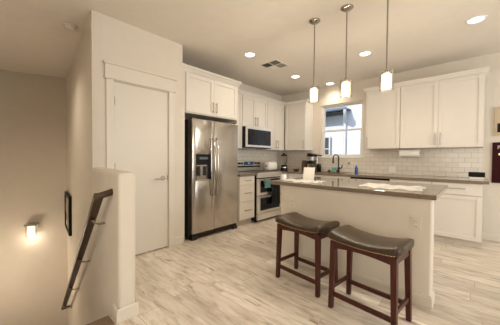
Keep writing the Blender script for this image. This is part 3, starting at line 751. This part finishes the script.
# louvres: tilt hides or shows dark backing; grey quadrants have depth shading painted in
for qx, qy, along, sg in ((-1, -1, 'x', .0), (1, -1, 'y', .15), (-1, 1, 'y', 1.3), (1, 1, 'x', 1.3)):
    b = B()
    for k in range(6):
        t0 = .012+k*.0235
        if along == 'x':
            y = vy+qy*t0 if qy > 0 else vy-s_+t0; xa, xb = sorted((vx+qx*.007, vx+qx*(s_-.001)))
            dy = .016*sg
            b.hexa([(xa, y, ZC-.0075), (xb, y, ZC-.0075), (xb, y+.0015, ZC-.0075), (xa, y+.0015, ZC-.0075), (xa, y+dy, ZC-.002), (xb, y+dy, ZC-.002), (xb, y+dy+.0015, ZC-.002), (xa, y+dy+.0015, ZC-.002)])
        else:
            x = vx+qx*t0 if qx > 0 else vx-s_+t0; ya, yb = sorted((vy+qy*.007, vy+qy*(s_-.001)))
            dx = .016*sg
            b.hexa([(x, ya, ZC-.0075), (x+.0015, ya, ZC-.0075), (x+.0015, yb, ZC-.0075), (x, yb, ZC-.0075), (x+dx, ya, ZC-.002), (x+dx+.0015, ya, ZC-.002), (x+dx+.0015, yb, ZC-.002), (x+dx, yb, ZC-.002)])
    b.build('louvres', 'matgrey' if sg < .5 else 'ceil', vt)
sd = thing('smoke_detector', (-3.55, .70, ZC), 'round white smoke detector on the ceiling above the stairs', 'smoke detector')
B().lathe((-3.55, .70, ZC), [(.070, -.0005), (.070, -.012), (.066, -.016)], 28).build('base', 'ceil', sd, smooth=True)
B().lathe((-3.55, .70, ZC), [(.058, -.0165), (.058, -.032), (.045, -.042), (.012, -.044)], 28).build('cover', 'ceil', sd, smooth=True)

# ------------------------------------------------------------------ handrail, frame, sconce
hr = thing('handrail', sw(.14, -.1, .9), 'dark walnut stair handrail descending along the half wall', 'handrail')
dr_ = .10
P0 = sw(.160, -dr_+.008, .915); P1 = sw(3.62, -dr_, -1.575)
ddir = (P1-P0).normalized(); nup = Vector((0, 0, 1)); side = Nrm
vup = side.cross(ddir).normalized()
if vup.z < 0: vup = -vup
def bar(b, p, q, sd_, ud, hw, hh, bev=.006):
    b.hexa([p-sd_*hw-ud*hh, p+sd_*hw-ud*hh, q+sd_*hw-ud*hh, q-sd_*hw-ud*hh, p-sd_*hw+ud*hh, p+sd_*hw+ud*hh, q+sd_*hw+ud*hh, q-sd_*hw+ud*hh], bev)
hw, hh = .031, .021
b = B()
bar(b, P0-ddir*.0, P1+ddir*.0, side, vup, hw, hh)
# wall returns at both ends
for P, lift in ((P0, .028), (P1, 0)):
    q = P + side*(dr_-.001) + Vector((0, 0, lift)); sdr = (q-P).normalized()
    c = P - ddir*(-.02 if P is P0 else .02)
    a1 = ddir*.02
    b.hexa([c-sdr*hw-a1-vup*hh, c-sdr*hw+a1-vup*hh, q-a1+(c-P)-vup*hh, q+a1+(c-P)-vup*hh][0:2]+[q+a1+(c-P)-vup*hh, q-a1+(c-P)-vup*hh]+[c-sdr*hw-a1+vup*hh, c-sdr*hw+a1+vup*hh, q+a1+(c-P)+vup*hh, q-a1+(c-P)+vup*hh], .004)
b.build('rail', 'railwood', hr)
for t_ in (.09, .33, .62, .93):
    c = P0 + (P1-P0)*t_ - vup*hh; wpt = c + side*(dr_-.001) - Vector((0, 0, .045))
    b = B(); b.cyl(wpt, wpt-side*.006, .030, n=18); b.tube([wpt-side*.005, wpt-side*.045, c+side*.02-Vector((0, 0, .035)), c-Vector((0, 0, .012)), c], .0075, 10); b.box(c.x-.03, c.x+.03, c.y-.013, c.y+.013, c.z-.004, c.z+.0)
    b.build('bracket', 'nickel', hr, smooth=True)
pf = thing('picture_frame', sw(3.3, -.02, -.18), 'black framed picture hanging on the stair side wall', 'picture frame')
def swbox(b, s0, s1, o0, o1, z0, z1): b.hexa([sw(s0, -o0, z0), sw(s1, -o0, z0), sw(s1, -o1, z0), sw(s0, -o1, z0), sw(s0, -o0, z1), sw(s1, -o0, z1), sw(s1, -o1, z1), sw(s0, -o1, z1)])
S0, S1, PZ0, PZ1 = 3.18, 4.02, -.15, .52
b = B(); swbox(b, S0, S0+.05, .001, .045, PZ0, PZ1); swbox(b, S1-.05, S1, .001, .045, PZ0, PZ1); swbox(b, S0+.05, S1-.05, .001, .045, PZ0, PZ0+.05); swbox(b, S0+.05, S1-.05, .001, .045, PZ1-.05, PZ1)
b.build('frame', 'frameblack', pf)
def art_mat():
    m, nt, bb_ = nmat('print_art'); tc = N(nt, 'ShaderNodeTexCoord'); nz = N(nt, 'ShaderNodeTexNoise', Scale=7.0, Detail=2.0); rp = N(nt, 'ShaderNodeValToRGB')
    e = rp.color_ramp.elements; e[0].position = .42; e[0].color = (.05, .035, .025, 1); e[1].position = .56; e[1].color = (.60, .50, .38, 1)
    k = e.new(.49); k.color = (.22, .13, .08, 1)
    nt.links.new(tc.outputs['Object'], nz.inputs['Vector']); nt.links.new(nz.outputs['Fac'], rp.inputs[0]); nt.links.new(rp.outputs[0], bb_.inputs['Base Color']); bb_.inputs['Roughness'].default_value = .3
    return m
b = B(); swbox(b, S0+.045, S1-.045, .001, .03, PZ0+.045, PZ1-.045); b.build('print', art_mat(), pf)

sc_s = .435; cz = -.05
sc = thing('wall_sconce', fwp(sc_s, 0, cz-.25), 'small nickel wall sconce glowing on the far stairwell wall', 'wall lamp')
def fbox(b, s0, s1, o0, o1, z0, z1, bev=0): b.hexa([fwp(s0, o0, z0), fwp(s1, o0, z0), fwp(s1, o1, z0), fwp(s0, o1, z0), fwp(s0, o0, z1), fwp(s1, o0, z1), fwp(s1, o1, z1), fwp(s0, o1, z1)], bev)
b = B(); fbox(b, sc_s-.09, sc_s+.09, .001, .02, cz-.10, cz+.0, .004); fbox(b, sc_s-.09, sc_s+.09, .02, .16, cz-.035, cz-.0, .004); b.build('bracket', 'chrome', sc)
cc = fwp(sc_s, .10, 0)
B().lathe((cc.x, cc.y, cz-.235), [(.052, 0), (.058, .01), (.058, .175), (.03, .19)], 24).build('inner_shade', 'sconce', sc, smooth=True)
b = B(); b.lathe((cc.x, cc.y, cz-.245), [(.078, 0), (.080, .205)], 28, False); b.build('outer_shade', 'shade', sc, smooth=True)
light('sconce_glow', 'POINT', (FN.x*.16, FN.y*.16, -.04), 2.2, WARM, parent=sc, shadow_soft_size=.06)
light('stairwell_fill', 'SPOT', (-4.2, .1, ZC-.03), 75, WARM, spot_size=math.radians(140), spot_blend=1, shadow_soft_size=.08)  # unseen spot added to brighten the stairwell walls

light('lower_hall_lamp', 'POINT', (-5.3, -.35, -.9), 26, WARM, shadow_soft_size=.12)

# ------------------------------------------------------------------ things on the counters
ZI = .9145
def cloth_strip(name, x0, x1, y0, y1, sk_, label, seed, m='cloth'):
    rnd = random.Random(seed); ph = [rnd.uniform(0, 6) for _ in range(4)]; b = B()
    def fn(u, v):
        x = x0+(x1-x0)*u + sk_*v + .008*math.sin(v*9+ph[0]); y = y0+(y1-y0)*v + .012*math.sin(u*11+ph[1])
        z = ZI+.0115+.004*math.sin(u*23+ph[2]+2*v)+.003*math.sin(v*17+u*9+ph[3])
        return (x, y, z)
    b.grid(fn, 40, 20, .003)
    return tag(b.build(name, m, at=((x0+x1)/2, (y0+y1)/2, ZI), smooth='all'), label, 'place mat')
cloth_strip('place_mat', -.88, -.345, 2.50, 2.90, -.02, 'crumpled white cloth mat on the right half of the island', 1)
cloth_strip('place_mat', -1.79, -1.30, 2.43, 2.755, -.02, 'white cloth mat on the left half of the island top', 5)
cd = thing('recipe_card', (-1.585, 2.80, ZI), 'white upright card on a small stand on the island', 'card')
b = B(); th = math.radians(12)
cdir = Vector((math.cos(th), math.sin(th), 0)); cn = Vector((-math.sin(th), math.cos(th), 0)); c0 = Vector((-1.585, 2.80, ZI))
def cbox(b, u0, u1, w0, w1, z0, z1, lean=.30):
    P = lambda u, w_, z: c0+cdir*u+cn*(w_+lean*z)+Vector((0, 0, z+.0))
    b.hexa([P(u0, w0, z0), P(u1, w0, z0), P(u1, w1, z0), P(u0, w1, z0), P(u0, w0, z1), P(u1, w0, z1), P(u1, w1, z1), P(u0, w1, z1)])
cbox(b, -.072, .072, 0, .003, .001, .165); b.build('card', 'paper', cd)
b = B(); P = lambda u, w_, z: c0+cdir*u+cn*w_+Vector((0, 0, z)); b.hexa([P(-.02, .10, .0005), P(.02, .10, .0005), P(.02, .103, .0005), P(-.02, .103, .0005), P(-.02, .044, .12), P(.02, .044, .12), P(.02, .047, .12), P(-.02, .047, .12)]); b.build('stand', 'paper', cd)
mg = thing('mug', (-1.84, 2.62, ZI), 'small white mug at the left end of the island', 'mug')
B().lathe((-1.84, 2.62, ZI), [(.026, 0), (.032, .004), (.034, .070), (.031, .070), (.029, .01), (.001, .008)], 24, True).build('cup', 'whitepl', mg, smooth=True)
B().tube([(-1.861, 2.649, ZI+.060), (-1.875, 2.668, ZI+.056), (-1.878, 2.673, ZI+.035), (-1.873, 2.666, ZI+.018), (-1.861, 2.648, ZI+.015)], .005, 8).build('handle', 'whitepl', mg, smooth=True)

# toaster
tx, ty = -3.36, 4.30
to = thing('toaster', (tx, ty, ZT), 'cream rounded two-slot toaster on the counter beside the range', 'toaster')
b = B(); b.box(tx-.095, tx+.095, ty-.155, ty+.155, ZT+.012, ZT+.200, .065, 6); b.build('body', 'whitepl', to, smooth=True)
b = B(); b.box(tx-.08, tx+.08, ty-.145, ty+.145, ZT+.0003, ZT+.022, .006); b.build('base', 'nickel', to)
b = B(); b.box(tx-.030, tx-.012, ty-.08, ty+.10, ZT+.1995, ZT+.2015); b.box(tx+.012, tx+.030, ty-.08, ty+.10, ZT+.1995, ZT+.2015); b.build('slots', 'black', to)
B().box(tx-.02, tx+.02, ty-.175, ty-.1555, ZT+.10, ZT+.12, .004).build('lever', 'dark', to)
# blender appliance in the corner
bxx, byy = -3.36, 4.80
bl = thing('blender', (bxx, byy, ZT), 'black based countertop blender with clear jar and black lid', 'blender')
B().lathe((bxx, byy, ZT), [(.075, .0003), (.085, .01), (.080, .06), (.065, .115), (.055, .12)], 24).build('base', 'black', bl, smooth=True)
B().lathe((bxx, byy, ZT), [(.083, .048), (.086, .055), (.080, .080), (.0765, .080)], 24, False).build('band', 'chrome', bl, smooth=True)
B().lathe((bxx, byy, ZT), [(.050, .121), (.055, .15), (.072, .33)], 24, False).build('jar', thinglass('jar_glass', (.93, .92, .88), .3), bl, smooth=True)
B().lathe((bxx, byy, ZT), [(.073, .331), (.075, .36), (.060, .37), (.032, .372), (.030, .395)], 24).build('lid', 'black', bl, smooth=True)
B().tube([(bxx+.068, byy-.02, ZT+.31), (bxx+.10, byy-.03, ZT+.30), (bxx+.10, byy-.03, ZT+.18), (bxx+.060, byy-.018, ZT+.165)], .008, 8).build('handle', 'black', bl, smooth=True)
# knife block
kb = thing('knife_block', (-2.82, 4.84, ZT), 'dark brown wooden knife block left of the coffee maker', 'knife block')
B().box(-2.872, -2.795, 4.78, 4.90, ZT+.0003, ZT+.215, .004).build('block', 'brownwood', kb)
for i in range(3):
    for j in range(2): B().box(-2.868+.025*i, -2.850+.025*i, 4.80+.045*j, 4.83+.045*j, ZT+.2155, ZT+.235, .003).build('knife_handle', 'dark', kb)
# coffee maker
cx, cy = -2.61, 4.80
cm = thing('coffee_maker', (cx, cy, ZT), 'black and steel drip coffee maker with open lid beside the window', 'coffee maker')
B().box(cx-.085, cx+.085, cy-.12, cy+.12, ZT+.0003, ZT+.035, .008).build('base', 'steel', cm)
B().box(cx-.085, cx+.085, cy+.04, cy+.12, ZT+.035, ZT+.33, .008).build('back_column', 'steel', cm)
B().box(cx-.085, cx+.060, cy-.11, cy+.04, ZT+.165, ZT+.225, .008).build('drip_guard', 'black', cm)
B().lathe((cx-.01, cy-.03, ZT), [(.055, .2252), (.070, .235), (.076, .315), (.072, .32)], 24).build('filter_basket', 'steel', cm, smooth=True)
b = B(); b.box(cx-.090, cx+.065, cy-.105, cy+.04, ZT+.321, ZT+.352, .006); b.hexa([(cx-.085, cy-.10, ZT+.355), (cx+.05, cy-.10, ZT+.345), (cx+.16, cy+.11, ZT+.325), (cx-.085, cy+.11, ZT+.355), (cx-.085, cy-.10, ZT+.395), (cx+.05, cy-.10, ZT+.375), (cx+.16, cy+.11, ZT+.345), (cx-.085, cy+.11, ZT+.405)], .005); b.build('lid', 'black', cm)
B().lathe((cx-.01, cy-.03, ZT), [(.050, .036), (.068, .05), (.066, .10), (.045, .15), (.042, .153)], 24, False).build('carafe', thinglass('carafe_glass', (.75, .70, .62), .3), cm, smooth=True)
B().tube([(cx-.055, cy-.05, ZT+.14), (cx-.10, cy-.085, ZT+.13), (cx-.095, cy-.08, ZT+.06), (cx-.068, cy-.055, ZT+.055)], .008, 8).build('carafe_handle', 'black', cm, smooth=True)
b = B(); b.lathe((-2.465, 4.80, ZT), [(.045, .0003), (.047, .005), (.047, .14), (.040, .148), (.040, .165), (.01, .168)], 20); tag(b.build('canister', 'black', at=(-2.465, 4.80, ZT), smooth=True), 'black cylindrical canister right of the coffee maker', 'canister')
b = B(); b.lathe((-3.02, 4.80, ZT), [(.04, .0003), (.065, .02), (.072, .038), (.066, .038), (.055, .018), (.001, .012)], 24); tag(b.build('small_dish', 'brownwood', at=(-3.02, 4.80, ZT), smooth=True), 'small brown dish on the counter left of the knife block', 'dish')
# scrubber, sponge caddy, faucet, soap
b = B(); b.lathe((-2.30, 4.93, ZT), [(.032, .0003), (.034, .012), (.026, .03), (.012, .036), (.012, .048), (.003, .052)], 18); tag(b.build('sink_stopper', 'bronze', at=(-2.30, 4.93, ZT), smooth=True), 'small dark domed stopper left of the sponge holder', 'stopper')
sp_ = thing('sponge_holder', (-2.18, 4.92, ZT), 'teal sponge holder beside the black faucet', 'sponge holder')
B().box(-2.235, -2.125, 4.88, 4.96, ZT+.0003, ZT+.05, .006).build('tray', 'teal', sp_)
B().box(-2.225, -2.135, 4.90, 4.935, ZT+.0503, ZT+.095, .006).build('sponge', mat('teal_sponge', (.16, .40, .34), .95, bump=.6), sp_)
fx, fy = -2.085, 4.90
fa = thing('faucet', (fx, fy, ZT), 'oil-bronze gooseneck kitchen faucet below the window', 'faucet')
B().lathe((fx, fy, ZT), [(.030, .0003), (.030, .008), (.022, .014), (.020, .10), (.016, .11)], 20).build('base', 'bronze', fa, smooth=True)
pts = [(fx, fy, ZT+.10), (fx, fy, ZT+.30)]
fd = Vector((-.62, -.78, 0)).normalized()
for i in range(1, 11):
    a = PI*i/10; R_ = .058; p = Vector((fx, fy, ZT+.30)) + fd*(R_-R_*math.cos(a)) + Vector((0, 0, R_*math.sin(a))); pts.append(p)
pts.append(pts[-1]+Vector((0, 0, -.03)))
B().tube(pts, .012, 12).build('spout', 'bronze', fa, smooth=True)
e_ = pts[-1]; B().cyl(e_, e_+Vector((0, 0, -.085)), .014, .021, 16).build('spray_head', 'bronze', fa, smooth=True)
b = B(); b.cyl((fx, fy, ZT+.085), (fx+.06, fy-.01, ZT+.085), .013, n=12); b.tube([(fx+.055, fy-.01, ZT+.085), (fx+.085, fy-.03, ZT+.11), (fx+.10, fy-.05, ZT+.15)], [.010, .010, .008], 8); b.build('lever', 'bronze', fa, smooth=True)
so = thing('soap_bottle', (-1.745, 4.94, ZT), 'blue dish soap bottle standing by the sink', 'bottle')
B().lathe((-1.745, 4.94, ZT), [(.026, .0003), (.030, .01), (.028, .08), (.020, .115), (.012, .125), (.012, .13)], 18).build('bottle', 'blue', so, smooth=True)
B().lathe((-1.745, 4.94, ZT), [(.014, .1302), (.014, .142), (.006, .146), (.005, .152)], 14).build('cap', 'blue', so, smooth=True)
# paper towel roll under the cabinet
pt = thing('paper_towel_roll', (-.845, 4.86, 1.225), 'roll of paper towels mounted beneath the back wall cabinets', 'paper towels')
B().cyl((-.99, 4.88, 1.29), (-.71, 4.88, 1.29), .062, n=32).build('roll', 'ptowel', pt, smooth=True)
b = B(); b.cyl((-1.005, 4.88, 1.29), (-.695, 4.88, 1.29), .008, n=10)
for xx in (-1.007, -.699): b.box(xx, xx+.006, 4.865, 4.895, 1.28, 1.3715)
b.build('holder', 'nickel', pt)
# digital clock
ck = thing('digital_clock', (-.012, 4.83, ZT), 'small black digital clock at the right end of the back counter', 'clock')
B().box(-.100, .078, 4.80, 4.86, ZT+.028, ZT+.098, .006).build('case', 'frameblack', ck)
B().box(-.082, .060, 4.797, 4.7995, ZT+.042, ZT+.084).build('screen', mat('clock_screen', (.012, .013, .012), .5, spec=.1), ck)
B().box(-.090, .068, 4.79, 4.87, ZT+.0003, ZT+.0275, .003).build('stand', 'whitepl', ck)

# pictures at the right edge
pc = thing('framed_picture', (.40, YB, 1.57), 'pale framed picture on the wall right of the cabinets, upper one', 'picture')
b = B(); rect(b, .163, .66, 1.545, 1.955, .026, YB-.025, YB-.001); b.build('frame', mat('pale_wood_frame', (.50, .40, .27), .5), pc)
B().box(.188, .635, YB-.012, YB-.0015, 1.570, 1.93).build('mat_board', mat('tan_mat', (.55, .45, .32), .7), pc)
B().box(.196, .62, YB-.0135, YB-.0122, 1.59, 1.72).build('print', 'frameblack', pc)
sb = thing('wall_sign', (.42, YB, .85), 'dark maroon board on the wall right of the back counter', 'sign')
B().box(.150, .70, YB-.022, YB-.001, .855, 1.445, .003).build('board', 'maroon', sb)
b = B(); b.box(.205, .235, YB-.0235, YB-.0222, 1.385, 1.397); b.box(.205, .213, YB-.0235, YB-.0222, 1.35, 1.385); b.box(.225, .235, YB-.0235, YB-.0222, 1.36, 1.385); b.build('white_mark', 'paper', sb)
b = B(); b.cyl((.226, YB-.0222, 1.272), (.226, YB-.0235, 1.272), .014, n=12); b.build('gold_mark', 'brass', sb)
